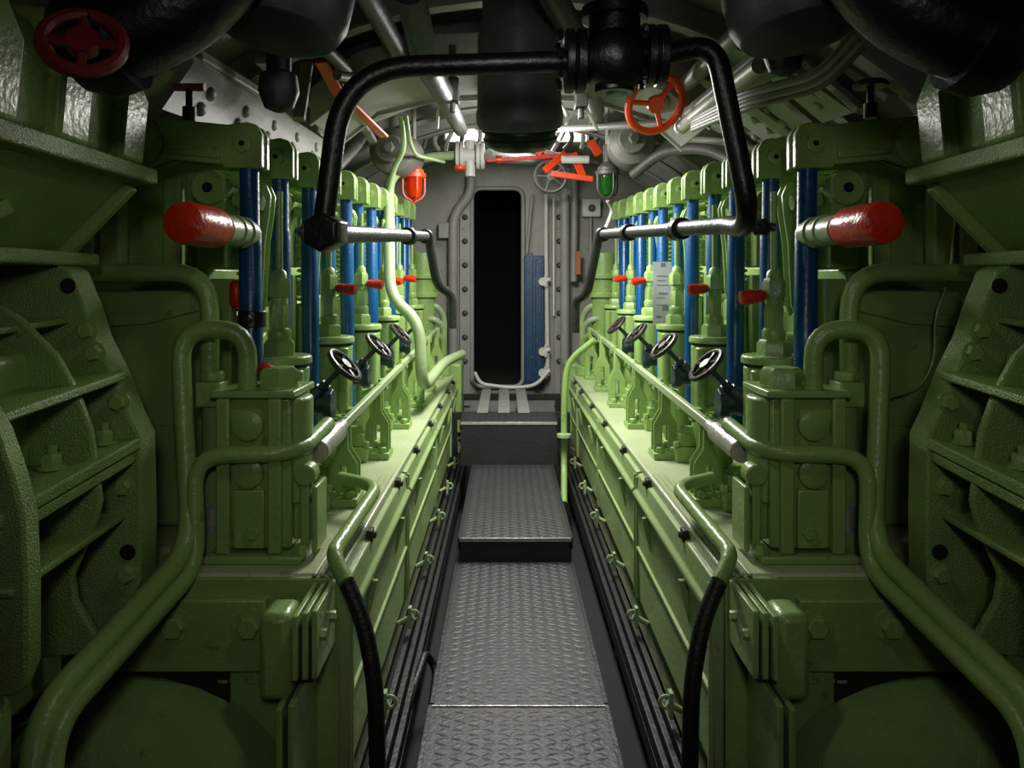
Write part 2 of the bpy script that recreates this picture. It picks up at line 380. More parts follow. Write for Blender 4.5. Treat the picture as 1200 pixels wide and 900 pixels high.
        m = MB(); m.cyl(w(.93, d+.2, lift(-.03, d)), w(1.02, d+.2, lift(-.03, d)), .04, 16); m.build('head_boss', GREEN, e, .005); m = MB(); m.cyl(w(.94, d+.38, lift(-.22, d)), w(1.0, d+.38, lift(-.22, d)), .05, 16); m.build('head_boss', GREEN, e, .005)
        # rocker arms and pushrods
        for j in range(2):
            dr = 2.33+.71*i+.335*j
            Yp = lift(.425, dr); k = 1+.042*(dr-2.35)
            ur = .85
            op = [(.797, Yp-.072*k), (.797, Yp+.03), (.812, Yp+.057), (.84, Yp+.066), (.90, Yp+.058), (1.10, Yp+.078), (1.19, Yp+.088), (1.24, Yp+.06), (1.25, Yp), (1.22, Yp-.06), (1.15, Yp-.075), (1.07, Yp-.045), (.915, Yp-.062), (.91, Yp-.072*k)]
            m = MB(); m.prism([w(u, dr-.04, Y) for u, Y in op], (0, .028, 0)); m.prism([w(u, dr+.012, Y) for u, Y in op], (0, .028, 0)); bx(m, .93, 1.23, dr-.012, dr+.012, Yp-.035, Yp+.03)
            ra = m.build('rocker_arm', GREEN, e, .005)
            m = MB(); m.lathe(w(ur+.003, dr-.04, Yp), (0, -1, 0), [(.026, 0), (.026, .008), (.018, .01)], 20); m.build('pin_boss', GREEN, ra)
            m = MB(); m.lathe(w(1.165, dr-.04, Yp+.005), (0, -1, 0), [(.076, 0), (.076, .012), (.064, .02)], 28); m.build('pivot_boss', GREEN, ra)
            m = MB(); m.cyl(w(ur+.003, dr-.0495, Yp), w(ur+.003, dr-.0515, Yp), .009, 12); m.build('pin_hole', HOLE, ra)
            m = MB()
            m.prism([w(u, dr-.038, Y) for u, Y in ((.92, Yp-.01), (1.08, Yp-.018), (1.08, Yp-.03), (.92, Yp-.045))], (0, -.012, 0)); m.build('arm_rib', GREEN, ra, .004)
            m = MB()
            yb = lift(-.62, dr) if j == 0 else lift(-.55, dr)
            ym = Yp-.26
            m.lathe(w(.835+.006*j, dr, 0)+Vector((0, 0, yb)), (s*.012, 0, 1), [(.034, 0), (.034, ym-yb), (.029, ym-yb+.012), (.029, Yp-.07-yb)], 18)
            m.build('pushrod', BLUE, e)
        # lower lever plate between the rods
        dl = d+.10; Yq = lift(.29, dl)
        lp = [(.80, Yq-.06), (.795, Yq), (.81, Yq+.035), (.835, Yq+.045), (.86, Yq+.035), (.872, Yq), (.872, Yq-.36), (.84, Yq-.40), (.825, Yq-.36), (.815, Yq-.16)]
        m = MB(); m.prism([w(u+.045, dl, Y) for u, Y in lp], (0, .014, 0)); m.prism([w(u+.045, dl+.05, Y) for u, Y in lp], (0, .014, 0)); ll = m.build('start_lever', GREEN, e, .003)
        m = MB(); m.cyl(w(.88, dl-.004, Yq), w(.88, dl+.07, Yq), .024, 16); m.build('lever_pin', GREEN, ll)
        # injection pump pot with spindle
        dp = 2.50+.71*i; up = .805
        b = w(up, dp, YL); k = 1+.042*(dp-2.35)
        H = lambda y: (lift(y, dp)-YL)
        m = MB(); m.lathe(b, (0, 0, 1), [(.075, 0), (.075, H(-.66)), (.088, H(-.60)), (.096, H(-.5)), (.096, H(-.265))], 28)
        for a in (-1, 1): m.cyl(w(up+a*.07, dp-.065, lift(-.58, dp)), w(up+a*.07, dp-.065, lift(-.27, dp)), .026, 10)
        pot = m.build('pump_pot', GREEN, e, .006)
        m = MB(); m.lathe(b, (0, 0, 1), [(.092, H(-.2665)), (.092, H(-.255))], 28); m.build('gasket', GASKET_SHADE, pot)
        m = MB(); m.lathe(b, (0, 0, 1), [(.104, H(-.255)), (.104, H(-.235)), (.098, H(-.228))], 28); m.build('lid', GREEN, pot, .003)
        m = MB()
        bb = b+Vector((0, 0, 0))
        m.hexn(b+Vector((0, 0, H(-.228))), (0, 0, 1), .054, .05, .2)
        m.lathe(b, (0, 0, 1), [(.036, H(-.18)), (.038, H(-.165)), (.038, H(-.15)), (.03, H(-.14))], 16)
        m.hexn(b+Vector((0, 0, H(-.14))), (0, 0, 1), .034, .08, .6)
        m.lathe(b, (0, 0, 1), [(.028, H(-.065)), (.028, H(-.04))], 14)
        m.hexn(b+Vector((0, 0, H(-.04))), (0, 0, 1), .037, .06, .3)
        m.lathe(b, (0, 0, 1), [(.026, H(.015)), (.022, H(.04)), (.011, H(.05)), (.011, H(.30))], 12)
        m.build('spindle_nuts', GREEN, pot)
        m = MB(); m.cyl(w(up, dp-.07, lift(-.53, dp)), w(up-.04, dp-.125, lift(-.53, dp)), .034, 16); m.cyl(w(up-.04, dp-.125, lift(-.53, dp)), w(up-.06, dp-.15, lift(-.53, dp)), .018, 12); m.build('drain_boss', GREEN, pot)
        # foot blocks with bolts on the deck
        for (u, dd, hh) in ((.70, dp+.09, .12), (.66, dp+.20, .07)):
            m = MB(); bx(m, u-.045, u+.05, dd-.05, dd+.06, YL, YL+hh*.55); bx(m, u-.03, u+.05, dd-.04, dd+.05, YL+hh*.55, YL+hh); fb = m.build('pump_foot', GREEN, e, .006)
            m = MB(); m.hexn(w(u+.008, dd-.01, YL+hh), (0, 0, 1), .03, .03, .3); m.build('hex_nut', GREEN, fb)
            m = MB(); m.hexn(w(u-.04, dd-.035, YL+hh*.55), (0, 0, 1), .016, .022, .3); m.build('hex_nut', GREEN, fb)
        # red plug on the inner side
        if i < 5 and (s, i) not in ((1, 2), (-1, 0)):
            dq = 2.50+.71*i; Yr = lift(-.035, dq)
            m = MB(); m.cyl(w(.81, dq, Yr), w(.765, dq-.005, Yr), .012, 10); tb = m.build('test_cock', GREEN, e)
            m = MB(); m.lathe(w(.772, dq-.005, Yr), (-s, -.15, -.1), [(.016, 0), (.022, .015), (.02, .035), (.025, .05), (.022, .08), (.012, .084)], 14); m.build('red_handle', RED, tb)
    m = MB(); bx(m, 1.40, 1.46, 2.62, 6.75, lift(.0, 2.6), .62); bx(m, 1.06, 1.5, 2.60, 2.63, .0, .42); m.build('outboard_panel', GREEN, e, .01)
    if s < 0:
        m = MB(); p = w(.838, 2.33, -.10); m.cyl(p-Vector((0, 0, .025)), p+Vector((0, 0, .025)), .042, 18); m.hexn(p+Vector((0, -.04, 0)), (0, -1, 0), .018, .02); m.build('rod_clamp', BLACK, e, .003)
    # fuel control shaft with forked brackets
    a, b2 = w(.615, 2.36, -.475), w(.63, 6.35, lift(-.475, 6.35)+.07)
    m = MB(); m.bar(a, b2, .026, .034); sh = m.build('control_shaft', PALE, e, .006)
    m = MB(); q = a.lerp(b2, .03); q0 = a-(b2-a)*.035; m.cyl(q0, q, .034, 18); m.cyl(q, q+(q-q0)*.35, .022, 16); m.build('shaft_coupling', EDGE, sh, .003)
    for i in range(6):
        dd = 2.62+.71*i; t = (dd-2.36)/(6.35-2.36); q = a.lerp(b2, t); zt = q.z-ZC
        hh = zt-YL
        for o2 in (0, .055):
            u0 = .625
            pr = [(u0-.05, YL), (u0-.05, YL+.5*hh), (u0-.018, YL+.68*hh), (u0-.016, zt+.02), (u0+.016, zt+.02), (u0+.018, YL+.68*hh), (u0+.05, YL+.5*hh), (u0+.05, YL),
                  (u0+.012, YL), (u0+.012, YL+.48*hh), (u0-.012, YL+.48*hh), (u0-.012, YL)]
            m = MB(); m.prism([w(u, dd+o2, Y) for u, Y in pr], (0, .014, 0)); m.build('shaft_bracket', GREEN, e, .003)
        m = MB(); bx(m, .57, .69, dd-.03, dd+.10, YL, YL+.03); m.hexn(w(.60, dd-.01, YL+.03), (0, 0, 1), .02, .025); m.hexn(w(.66, dd-.01, YL+.03), (0, 0, 1), .02, .025); m.build('bracket_foot', GREEN, e, .004)
        m = MB(); m.cyl(w(.63, dd+.2, zt-.01), w(.74, dd+.2, zt-.05), .014, 10); m.cyl(w(.74, dd+.2, zt-.12), w(.74, dd+.2, zt+.06), .02, 12); bx(m, .61, .65, dd+.17, dd+.23, zt-.03, zt+.02); m.build('rack_lever', GREEN, e, .003)
        m = MB(); m.cyl(w(.69, dd+.28, YL), w(.69, dd+.28, zt-.05), .018, 12); m.hexn(w(.69, dd+.28, YL+.08), (0, 0, 1), .03, .03); m.hexn(w(.69, dd+.28, zt-.05), (0, 0, 1), .026, .03); m.build('tie_bolt', GREEN, e)
    # far end gear casing
    m = MB(); bx(m, .44, .56, 6.5, 6.85, -1.25, -.66); m.build('end_casing', GREEN, e, .02)
    m = MB(); m.cyl(w(.62, 6.45, YL), w(.62, 6.45, YL+.08), .1, 24); m.cyl(w(.62, 6.45, YL+.08), w(.62, 6.45, YL+.11), .05, 18); m.build('round_cap', GREEN, e, .006)
    for q in range(3):
        m = MB(); m.pipe([w(.85, 6.5+.06*q, lift(-.45+.1*q, 6.5)), w(.66, 6.48+.06*q, lift(-.45+.1*q, 6.5)), w(.60, 6.55+.06*q, lift(-.5+.08*q, 6.5)), w(.6, 6.6+.05*q, -.74)], .026, .1, 10); m.build('end_pipe', PALE if q else GREEN, e)
    m = MB(); m.cyl(w(.78, 6.62, -.75), w(.78, 6.62, .28), .11, 20); m.cyl(w(.78, 6.62, -.1), w(.78, 6.62, -.06), .14, 20); m.cyl(w(.78, 6.62, .06), w(.78, 6.62, .1), .14, 20); m.build('governor_column', GREEN, e, .006)
    # front pump block standing on the near end of the deck
    fp = empty('fuel_pump', w(.74, 2.14, YL), 'tall green pump block at near end of the %s engine deck' % sd, 'pump')
    m = MB(); bx(m, .655, .85, 2.10, 2.28, -.72, -.305); m.prism([w(.655+.04*math.cos(math.radians(t)), 2.17+.07*math.sin(math.radians(t)), -.60) for t in range(90, 271, 20)], (0, 0, .29)); m.build('pump_body', GREEN, fp, .012)
    m = MB(); bx(m, .64, .87, 2.075, 2.30, -.305, -.285); m.build('top_flange', GREEN, fp, .005)
    m = MB(); m.lathe(w(.71, 2.17, -.285), (0, 0, 1), [(.06, 0), (.06, .006)], 20); m.hexn(w(.71, 2.17, -.279), (0, 0, 1), .058, .05, .3); m.build('cap_nut', GREEN, fp)
    m = MB(); bx(m, .62, .88, 2.06, 2.30, YL, YL+.022); m.build('base_flange', GREEN, fp, .005)
    for u in (.695, .835):
        m = MB(); bx(m, u-.018, u+.018, 2.075, 2.10, -.727, -.306); m.build('corner_rib', GREEN, fp, .005)
    for Y in (-.38, -.51):
        m = MB(); m.lathe(w(.77, 2.10, Y), (0, -1, 0), [(.042, 0), (.042, .016), (.036, .02)], 20); m.build('round_boss', GREEN, fp)
    m = MB(); bx(m, .725, .81, 2.085, 2.10, -.715, -.555); ip = m.build('cover_panel', GREEN, fp, .005)
    m = MB(); m.hexn(w(.755, 2.085, -.67), (0, -1, 0), .02, .014); m.build('hex_bolt', GREEN, ip)
    m = MB(); bx(m, .60, .655, 2.12, 2.20, -.70, -.60); bx(m, .585, .60, 2.10, 2.22, -.73, -.55); m.cyl(w(.62, 2.10, -.52), w(.62, 2.16, -.52), .03, 16); bx(m, .608, .632, 2.104, 2.14, -.73, -.53); m.build('side_bracket', GREEN, fp, .005)
    m = MB(); m.hexn(w(.625, 2.09, YL+.022), (0, 0, 1), .02, .025); m.build('hex_nut', GREEN, fp)
    # filter cartridge outboard of the pump
    fc = empty('sight_filter', w(.89, 2.16, YL), 'slim dark filter column with clear sight tube on outboard side of the %s pump block' % sd, 'filter')
    m = MB(); m.cyl(w(.90, 2.18, -.62), w(.90, 2.18, -.32), .03, 16); m.build('column', GREEN, fc)
    m = MB(); bx(m, .865, .935, 2.14, 2.22, -.34, -.27); m.hexn(w(.90, 2.18, -.27), (0, 0, 1), .035, .03); m.build('collar', GREEN, fc, .005)
    m = MB(); m.cyl(w(.90, 2.18, -.69), w(.90, 2.18, -.62), .024, 16); m.build('sight_glass', EDGE, fc)
    m = MB(); m.cyl(w(.90, 2.18, YL), w(.90, 2.18, -.69), .033, 16); m.build('foot', GREEN, fc)
    return e
for s in (-1, 1): add_engine(s)

# ------------------------------------------------------------------ hand-wheel valves
def hand_wheel(m, c, ax, R, r, spokes=5):
    m.torus(c, ax, R, r, 28, 8); ax = Vector(ax).normalized()
    e = Vector((0, 0, 1)) if abs(ax.z) < .9 else Vector((1, 0, 0)); a = ax.cross(e).normalized(); b = ax.cross(a)
    for k in range(spokes):
        t = 2*math.pi*k/spokes; m.cyl(c, Vector(c)+(a*math.cos(t)+b*math.sin(t))*R, r*.7, 6)
    m.cyl(Vector(c)-ax*.012, Vector(c)+ax*.012, r*2.2, 10)
ordn = ['nearest', 'second', 'third', 'fourth', 'fifth']
for s in (-1, 1):
    for i in range(4):
        d = 2.66+.71*i; Yv = lift(-.412, d); sc = 1 if i < 3 else .9
        v = empty('stop_valve', W(s, (.76, d, Yv-.06)), '%s dark teal hand-wheel valve along the %s engine counted from the near end' % (ordn[i], SIDE[s]), 'valve', 'hand-wheel valves of the %s engine' % SIDE[s])
        w = lambda u, dd, Y: W(s, (u, dd, Y))
        m = MB(); m.cyl(w(.68, d, Yv), w(.85, d, Yv), .038, 14); m.cyl(w(.665, d, Yv), w(.695, d, Yv), .052, 8); m.cyl(w(.81, d, Yv), w(.835, d, Yv), .048, 14)
        m.lathe(w(.755, d, Yv), (-s*.7, -.1, .71), [(.042, -.02), (.044, .03), (.026, .058), (.026, .075)], 14); m.build('valve_body', TEAL, v, .003)
        ax = Vector((-s*.7, -.1, .71)).normalized(); p = w(.755, d, Yv)
        m = MB(); m.cyl(p+ax*.06, p+ax*.20, .011, 10); m.cyl(p+ax*.07, p+ax*.10, .018, 6); m.build('stem', TEAL, v)
        m = MB(); hand_wheel(m, p+ax*.19, ax, .066, .010, 5); m.build('hand_wheel', WHEEL, v)

# ------------------------------------------------------------------ near castings, ducts and pipes (both sides)
def near_side(s):
    sd = SIDE[s]; w = lambda x, y, d: W(s, Lp(x, y, d)); g = lambda u, d, Y: W(s, (u, d, Y))
    e = empty('bracket_casting', g(1.1, 1.7, -1.0), 'large ribbed green bracket casting with bolt heads at the %s edge' % sd, 'casting')
    o1 = [(-190, 285), (40, 298), (80, 305), (105, 318), (122, 360), (132, 392), (152, 432), (170, 478), (183, 505), (185, 600), (184, 665), (170, 695), (130, 730), (90, 762), (-190, 790)]
    m = MB(); m.prism([w(x, y, 1.97) for x, y in o1], (0, -.09, 0)); fl = m.build('back_flange', GREENR, e, .006)
    for (x, y) in ((103, 387), (112, 413), (140, 471), (146, 570), (150, 672)):
        p = w(x, y, 1.88); m = MB(); m.lathe(p, (0, -1, 0), [(.026, 0), (.026, .003)], 18); m.hexn(p+Vector((0, -.003, 0)), (0, -1, 0), .021, .018, random.random()); m.build('hex_bolt', GREEN, fl)
    for (x, y) in ((80, 335), (150, 647)):
        p = w(x, y, 1.88); m = MB(); m.lathe(p, (0, -1, 0), [(.019, 0), (.019, .003)], 18); m.build('bolt_hole', HOLE, fl)
    o2 = [(-190, 330), (0, 358), (26, 376), (66, 417), (88, 457), (106, 505), (113, 560), (117, 589), (110, 617), (84, 676), (88, 705), (112, 746), (116, 765), (-190, 800)]
    m = MB(); m.prism([w(x, y, 1.72) for x, y in o2], (0, .022, 0)); m.build('middle_rib', GREENR, e, .006)
    o3 = [(-200, 440), (-30, 462), (0, 472), (17, 500), (36, 555), (47, 600), (50, 680), (50, 770), (38, 800), (-200, 830)]
    m = MB(); m.prism([w(x, y, 1.46) for x, y in o3], (0, -.05, 0)); m.build('front_flange', GREENR, e, .007)
    def shelf(u0, u1, Y0, Y1, th, name, d0=1.40, d1=1.89):
        m = MB(); m.prism([g(u0, d1, Y0), g(u1, d0, Y1), g(u1+.4, d0, Y1), g(u0+.4, d1, Y0)], (0, 0, th)); return m.build(name, GREENR, e, .005)
    shelf(1.135, 1.20, -.076, -.11, -.016, 'upper_shelf'); shelf(1.0, 1.03, -.21, -.25, -.02, 'upper_rib')
    sf = shelf(.965, .99, -.372, -.42, -.028, 'split_flange'); shelf(.972, .995, -.402, -.45, -.028, 'split_flange'); shelf(1.0, .97, -.556, -.556, -.016, 'lower_shelf')
    for (d, u) in ((1.84, 1.03), (1.79, 1.10), (1.66, 1.05), (1.6, 1.13), (1.52, 1.05)):
        Y = -.372-.048*(1.89-d)/.49; m = MB(); m.lathe(g(u, d, Y), (0, 0, 1), [(.03, 0), (.03, .006)], 14); m.hexn(g(u, d, Y+.006), (0, 0, 1), .022, .026, random.random()); m.cyl(g(u, d, Y+.03), g(u, d, Y+.05), .011, 10); m.build('hex_nut', GREEN, sf)
    m = MB(); m.prism([g(1.14, 1.42, -.95), g(1.6, 1.42, -.95), g(1.6, 1.87, -.95), g(1.14, 1.87, -.95)], (0, 0, .80)); m.build('casting_body', GREEN, e, .02)
    m = MB(); m.prism([g(.99, 1.38, -.77), g(1.12, 1.38, -.77), g(1.12, 1.46, -.77), g(1.0, 1.46, -.77)], (0, 0, -.83)); m.build('support_leg', GREEN, e, .02)
    # upper duct
    e = empty('exhaust_duct', g(1.15, 1.7, .06), 'ribbed green duct with rough bright flange above the %s bracket casting' % sd, 'duct')
    cs = [(1.0, .315), (1.0, .28), (1.05, .265), (1.24, .07), (1.7, .07), (1.7, .315)]
    m = MB(); m.prism([g(u, 2.04, Y) for u, Y in ((1.03, .29), (1.235, .085), (1.7, .085), (1.7, .29))], (0, -1.2, 0)); m.build('lower_hopper', GREEN, e, .01)
    m = MB(); m.prism([g(u, 2.05, Y) for u, Y in ((.995, .31), (.995, .268), (1.5, .268), (1.5, .31))], (0, -1.25, 0)); m.build('duct_flange', GREENR, e, .008)
    m = MB(); m.prism([g(u, 2.05, Y) for u, Y in ((1.15, .085), (1.15, .05), (1.6, .05), (1.6, .085))], (0, -1.25, 0)); m.build('bottom_flange', GREENR, e, .008)
    m = MB(); m.prism([g(u, 2.0, Y) for u, Y in ((1.03, .31), (1.02, .46), (1.06, .56), (1.5, .60), (1.5, .31))], (0, -1.15, 0)); m.build('upper_duct', GREENR, e, .02)
    for d in (1.98, 1.72, 1.47, 1.2):
        m = MB(); m.prism([g(u, d, Y) for u, Y in ((1.0, .31), (.985, .47), (1.03, .585), (1.5, .63), (1.5, .31))], (0, -.12, 0)); m.build('duct_rib', GREEN, e, .012)
    m = MB(); m.prism([g(u, 2.02, Y) for u, Y in ((1.06, .275), (1.25, .08), (1.20, .08), (1.035, .25))], (0, -.03, 0)); m.build('hopper_rib', GREEN, e, .005)
    m = MB(); m.bar(g(1.12, 1.62, .17), g(1.17, 1.52, .10), .02, .03); m.build('hopper_web', GREEN, e)
    # black exhaust bend
    m = MB(); m.pipe([g(.84, 1.4, .435), g(.66, 1.4, .50), g(.47, 1.42, .76), g(.42, 1.44, 1.25)], .085, .12, 18); m.lathe(g(.80, 1.4, .45), (s, 0, -.36), [(.105, -.03), (.105, .02), (.08, .06), (.03, .075)], 24)
    tag(m.build('exhaust_bend', BLACK), 'thick black exhaust bend in the upper %s corner' % sd, 'pipe')
    # pipes
    def pipe(name, pts, r, rad, label, mt=GREEN, cat='pipe'):
        m = MB(); m.pipe(pts, r, rad, 14); return tag(m.build(name, mt), label, cat)
    pipe('looped_pipe', [w(290, 458, 2.13), w(290, 386, 2.13), w(211, 386, 2.1), w(214, 470, 2.08), w(224, 642, 2.02), w(45, 836, 1.47), w(36, 960, 1.4)], .026, .11, 'green pipe looping over the %s pump block and running forward along the casting' % sd)
    pipe('delivery_pipe', [w(384, 497, 2.36), w(350, 531, 2.08), w(226, 534, 2.05), w(231, 664, 2.01), w(62, 850, 1.47), w(56, 960, 1.4)], .023, .09, 'green pipe crossing the front of the %s pump block' % sd)
    pipe('return_pipe', [w(20, 322, 2.2), w(246, 318, 2.2), w(246, 462, 2.2)], .027, .12, 'green pipe bent square behind the %s looped pipe' % sd)
    pipe('deck_pipe', [w(398, 560, 2.56), w(443, 570, 2.5), w(389, 650, 2.0), w(406, 682, 1.95)], .021, .07, 'green pipe lying along the %s deck edge' % sd)
    pipe('rubber_hose', [w(406, 682, 1.95), w(426, 728, 1.93), w(440, 800, 1.9), w(444, 960, 1.88)], .021, .1, 'black rubber hose dropping from the %s deck edge' % sd, RUBBER, 'hose')
    # red-capped tube
    t = empty('capped_tube', g(.85, 2.1, .15), 'pale tube with big red end cap beside the %s near pushrod' % sd, 'tube')
    m = MB(); m.cyl(g(.85, 2.32, .158), g(.85, 2.1, .155), .042, 20); m.cyl(g(.85, 2.28, .158), g(.85, 2.26, .158), .047, 20); m.cyl(g(.85, 2.2, .158), g(.85, 2.19, .158), .046, 20); m.build('tube', PALE, t)
    m = MB(); m.lathe(g(.85, 2.075, .155), (s*.05, -1, 0), [(.047, 0), (.054, .02), (.054, .175), (.05, .195), (.03, .202)], 28); m.build('red_cap', RED, t)
    # low black bed rails and dark trough plates beside the walkway
    e = empty('bed_rails', g(.42, 3.6, -1.58), 'dark steel bed rails along the foot of the %s engine' % sd, 'rail')
    for k, (u, Y) in enumerate(((.452, -1.36), (.425, -1.375), (.398, -1.39))):
        m = MB(); m.box((min(g(u-.012, 0, 0).x, g(u+.010, 0, 0).x), 1.5, ZC+Y-.05), (max(g(u-.012, 0, 0).x, g(u+.010, 0, 0).x), 6.6, ZC+Y)); m.build('rail', IRON, e, .004)
    m = MB(); m.box((min(g(.47, 0, 0).x, g(.385, 0, 0).x), 1.5, ZC-1.50), (max(g(.47, 0, 0).x, g(.385, 0, 0).x), 6.6, ZC-1.44)); m.build('web', IRON, e)
    for k in range(4):
        m = MB(); q = g(.44, 1.9+1.4*k, -1.51); m.box((q.x-.03, q.y, -.02), (q.x+.03, q.y+.06, ZC-1.50)); m.build('foot', IRON, e)
    # overhead light-coloured trunking
    e = empty('overhead_trunking', g(.95, 3.0, .72), 'long pale grey trunking under the %s ceiling frames' % sd, 'trunking')
    a, b = (g(1.20, 2.7, .80), g(1.18, 4.8, .90)) if s < 0 else (g(.84, 2.6, .78), g(.83, 3.7, .80))
    m = MB(); m.bar(a, b, .13, .05, (.3*s, 0, 1)); m.build('trunk_body', GREY, e, .012)
    m = MB(); off = Vector((-s*.05, 0, -.035)); m.tube([a+off, b+off], .028, 12); m.lathe(b+off, (0, 1, 0), [(.034, -.02), (.034, .02), (.02, .04)], 14); m.build('tube_edge', WHITE, e)
    # small T-handle valves above the rockers
    p = at(222, 122, 2.5) if s < 0 else at(1020, 118, 2.6)
    q = empty('cock_valve', p, 'small dark T-handle cock above the %s rocker arms' % sd, 'valve')
    m = MB(); m.cyl(p+Vector((0, 0, -.04)), p+Vector((0, 0, .05)), .012, 10); m.cyl(p+Vector((0, 0, -.06)), p+Vector((0, 0, -.01)), .022, 12); m.build('stem', IRON, q)
    m = MB(); m.lathe(p, (0, 0, 1), [(.055, .045), (.058, .055), (.05, .065)], 18) if s > 0 else m.cyl(p+Vector((-.05, 0, .055)), p+Vector((.05, 0, .055)), .013, 10); m.build('handle', WHEEL if s > 0 else COPPER, q)
for s in (-1, 1): near_side(s)

# ------------------------------------------------------------------ black starting-air pipe arch
e = empty('air_pipe_arch', at(720, 75, 1.95), 'black air pipe arching across the walkway overhead with central valve', 'pipe')
m = MB(); m.tube(fillet([at(378, 272, 1.92), at(402, 80, 1.92), at(668, 72, 1.95)], .18, 10), .027, 16); m.build('left_arm', BLACK, e)
m = MB(); m.tube(fillet([at(770, 66, 1.95), at(838, 50, 1.95), at(882, 268, 1.95), at(852, 264, 2.2)], .13, 10), .027, 16); m.build('right_arm', BLACK, e)
m = MB(); p = at(378, 273, 1.9); m.lathe(p+Vector((0, -.035, 0)), (.1, 1, .05), [(.043, 0), (.05, .008), (.05, .09), (.043, .1)], 6, .5); m.build('hex_elbow', BLACK, e, .003)
m = MB(); p = at(672, 72, 1.95); m.lathe(p+Vector((-.02, 0, 0)), (1, 0, 0), [(.08, 0), (.08, .02), (.07, .022), (.07, .026), (.08, .028), (.08, .05)], 20); m.build('flange_pair', BLACK, e, .003); m = MB()
p = at(768, 66, 1.95); m.lathe(p+Vector((-.025, 0, 0)), (1, 0, 0), [(.078, 0), (.078, .02), (.07, .022), (.07, .026), (.078, .028), (.078, .05)], 20); m.build('flange_pair', BLACK, e, .003)
m = MB(); a, b = at(680, 72, 1.95), at(760, 68, 1.95); c = (a+b)/2; m.lathe(a, b-a, [(.05, 0), (.06, .03), (.088, .065), (.09, .09), (.088, .115), (.06, .15), (.05, (b-a).length)], 20)
m.cyl(c, c+Vector((0, 0, .12)), .065, 18); m.cyl(c+Vector((0, 0, .1)), c+Vector((0, 0, .13)), .085, 18); m.cyl(c+Vector((0, 0, .12)), c+Vector((0, 0, .26)), .04, 14); m.cyl(c, c+Vector((0, 0, -.085)), .05, 16); m.build('valve_body', BLACK, e, .003)
for k in range(8):
    t = k*math.pi/4
    for px in (672, 768):
        p = at(px, 70, 1.95)+Vector((-.03, math.cos(t)*.066, math.sin(t)*.066)); m = MB(); m.hexn(p, (-1, 0, 0), .012, .012); m.build('flange_bolt', BLACK, e)
# the two runs along the engines
def run(name, pts, r, label, clamps, hexn=None):
    e = empty(name, pts[0], label, 'pipe')
    m = MB(); m.pipe(pts, r, .07, 14); m.build('pipe', IRON, e)
    for q in clamps:
        a = Vector(pts[0]).lerp(Vector(pts[1]), q); m = MB(); m.cyl(a, a+(Vector(pts[1])-Vector(pts[0])).normalized()*.05, r*1.5, 14); m.cyl(a+Vector((0, .08, 0)), a+Vector((0, .11, 0)), r*1.4, 14); m.build('clamp', BLACK, e, .003)
    return e
run('air_pipe', [at(388, 274, 1.96), at(502, 277, 4.2), at(512, 335, 4.3), at(530, 345, 4.4), at(530, 385, 4.4)], .026, 'dark air pipe along the left pushrods ending in a drop', (.62, .93))
run('air_pipe', [at(852, 264, 2.2), at(702, 275, 4.2), at(688, 345, 4.3), at(674, 352, 4.4), at(674, 390, 4.4)], .026, 'dark air pipe along the right pushrods ending in a drop', (.22, .62, .93))
for s in (-1, 1):
    m = MB(); a = at(350, 271, 2.5) if s < 0 else at(905, 266, 2.2); b = at(375, 273, 1.98) if s < 0 else at(876, 266, 2.0); m.cyl(a, b, .014, 10); m.hexn(a.lerp(b, .4), b-a, .026, .05)
    tag(m.build('pipe_stay', IRON), 'short dark stay holding the %s end of the black arch' % SIDE[s], 'bracket')

# ------------------------------------------------------------------ placard
p = at(776, 345, 4.25); e = empty('placard', p+Vector((0, 0, -.2)), 'white laminated notice hung on a right side pushrod', 'sign')
m = MB(); m.box((p.x-.052, p.y-.003, p.z-.175), (p.x+.052, p.y+.001, p.z+.18)); m.build('sheet', PAPER, e)
for k, (a, b, y, h) in enumerate(((-.008, .016, .155, .02), (-.03, .03, .10, .004), (-.03, .02, .075, .004), (-.03, .032, .05, .004), (-.02, .03, .0, .01), (-.03, .015, -.02, .004), (-.03, .03, -.06, .004), (.0, .034, -.09, .03), (-.034, -.006, -.13, .012), (-.03, .03, -.16, .004))):
    m = MB(); m.box((p.x+a, p.y-.0042, p.z+y), (p.x+b, p.y-.003, p.z+y+h)); m.build('printed_line', INK, e)

# ------------------------------------------------------------------ overhead
def thing(name, mb, mt, label, cat, bevel=0, group=None): return tag(mb.build(name, mt, bevel=bevel), label, cat, group)
# hanging ventilator drum
c = at(608, 90, 2.6); e = empty('ventilator_drum', c+Vector((0, 0, .3)), 'grey ventilator drum with dark green lower ring hanging at the centre', 'ventilator')
ax = Vector((.03, .35, -1)).normalized()
m = MB(); m.lathe(c-ax*.22, ax, [(.115, -.5), (.115, .03), (.125, .05), (.135, .1), (.14, .2), (.145, .32), (.15, .34), (.15, .37), (.142, .39)], 36); m.build('drum', MIDG, e, .004)
m = MB(); m.lathe(c-ax*.22, ax, [(.128, .388), (.132, .40), (.124, .405), (.124, .42), (.13, .425), (.126, .44), (.112, .455), (.09, .465)], 36); m.build('lower_ring', OLIVE, e)
m = MB(); m.lathe(c-ax*.22, ax, [(.03, .46), (.03, .475)], 16); m.build('drain_plug', BLACK, e)
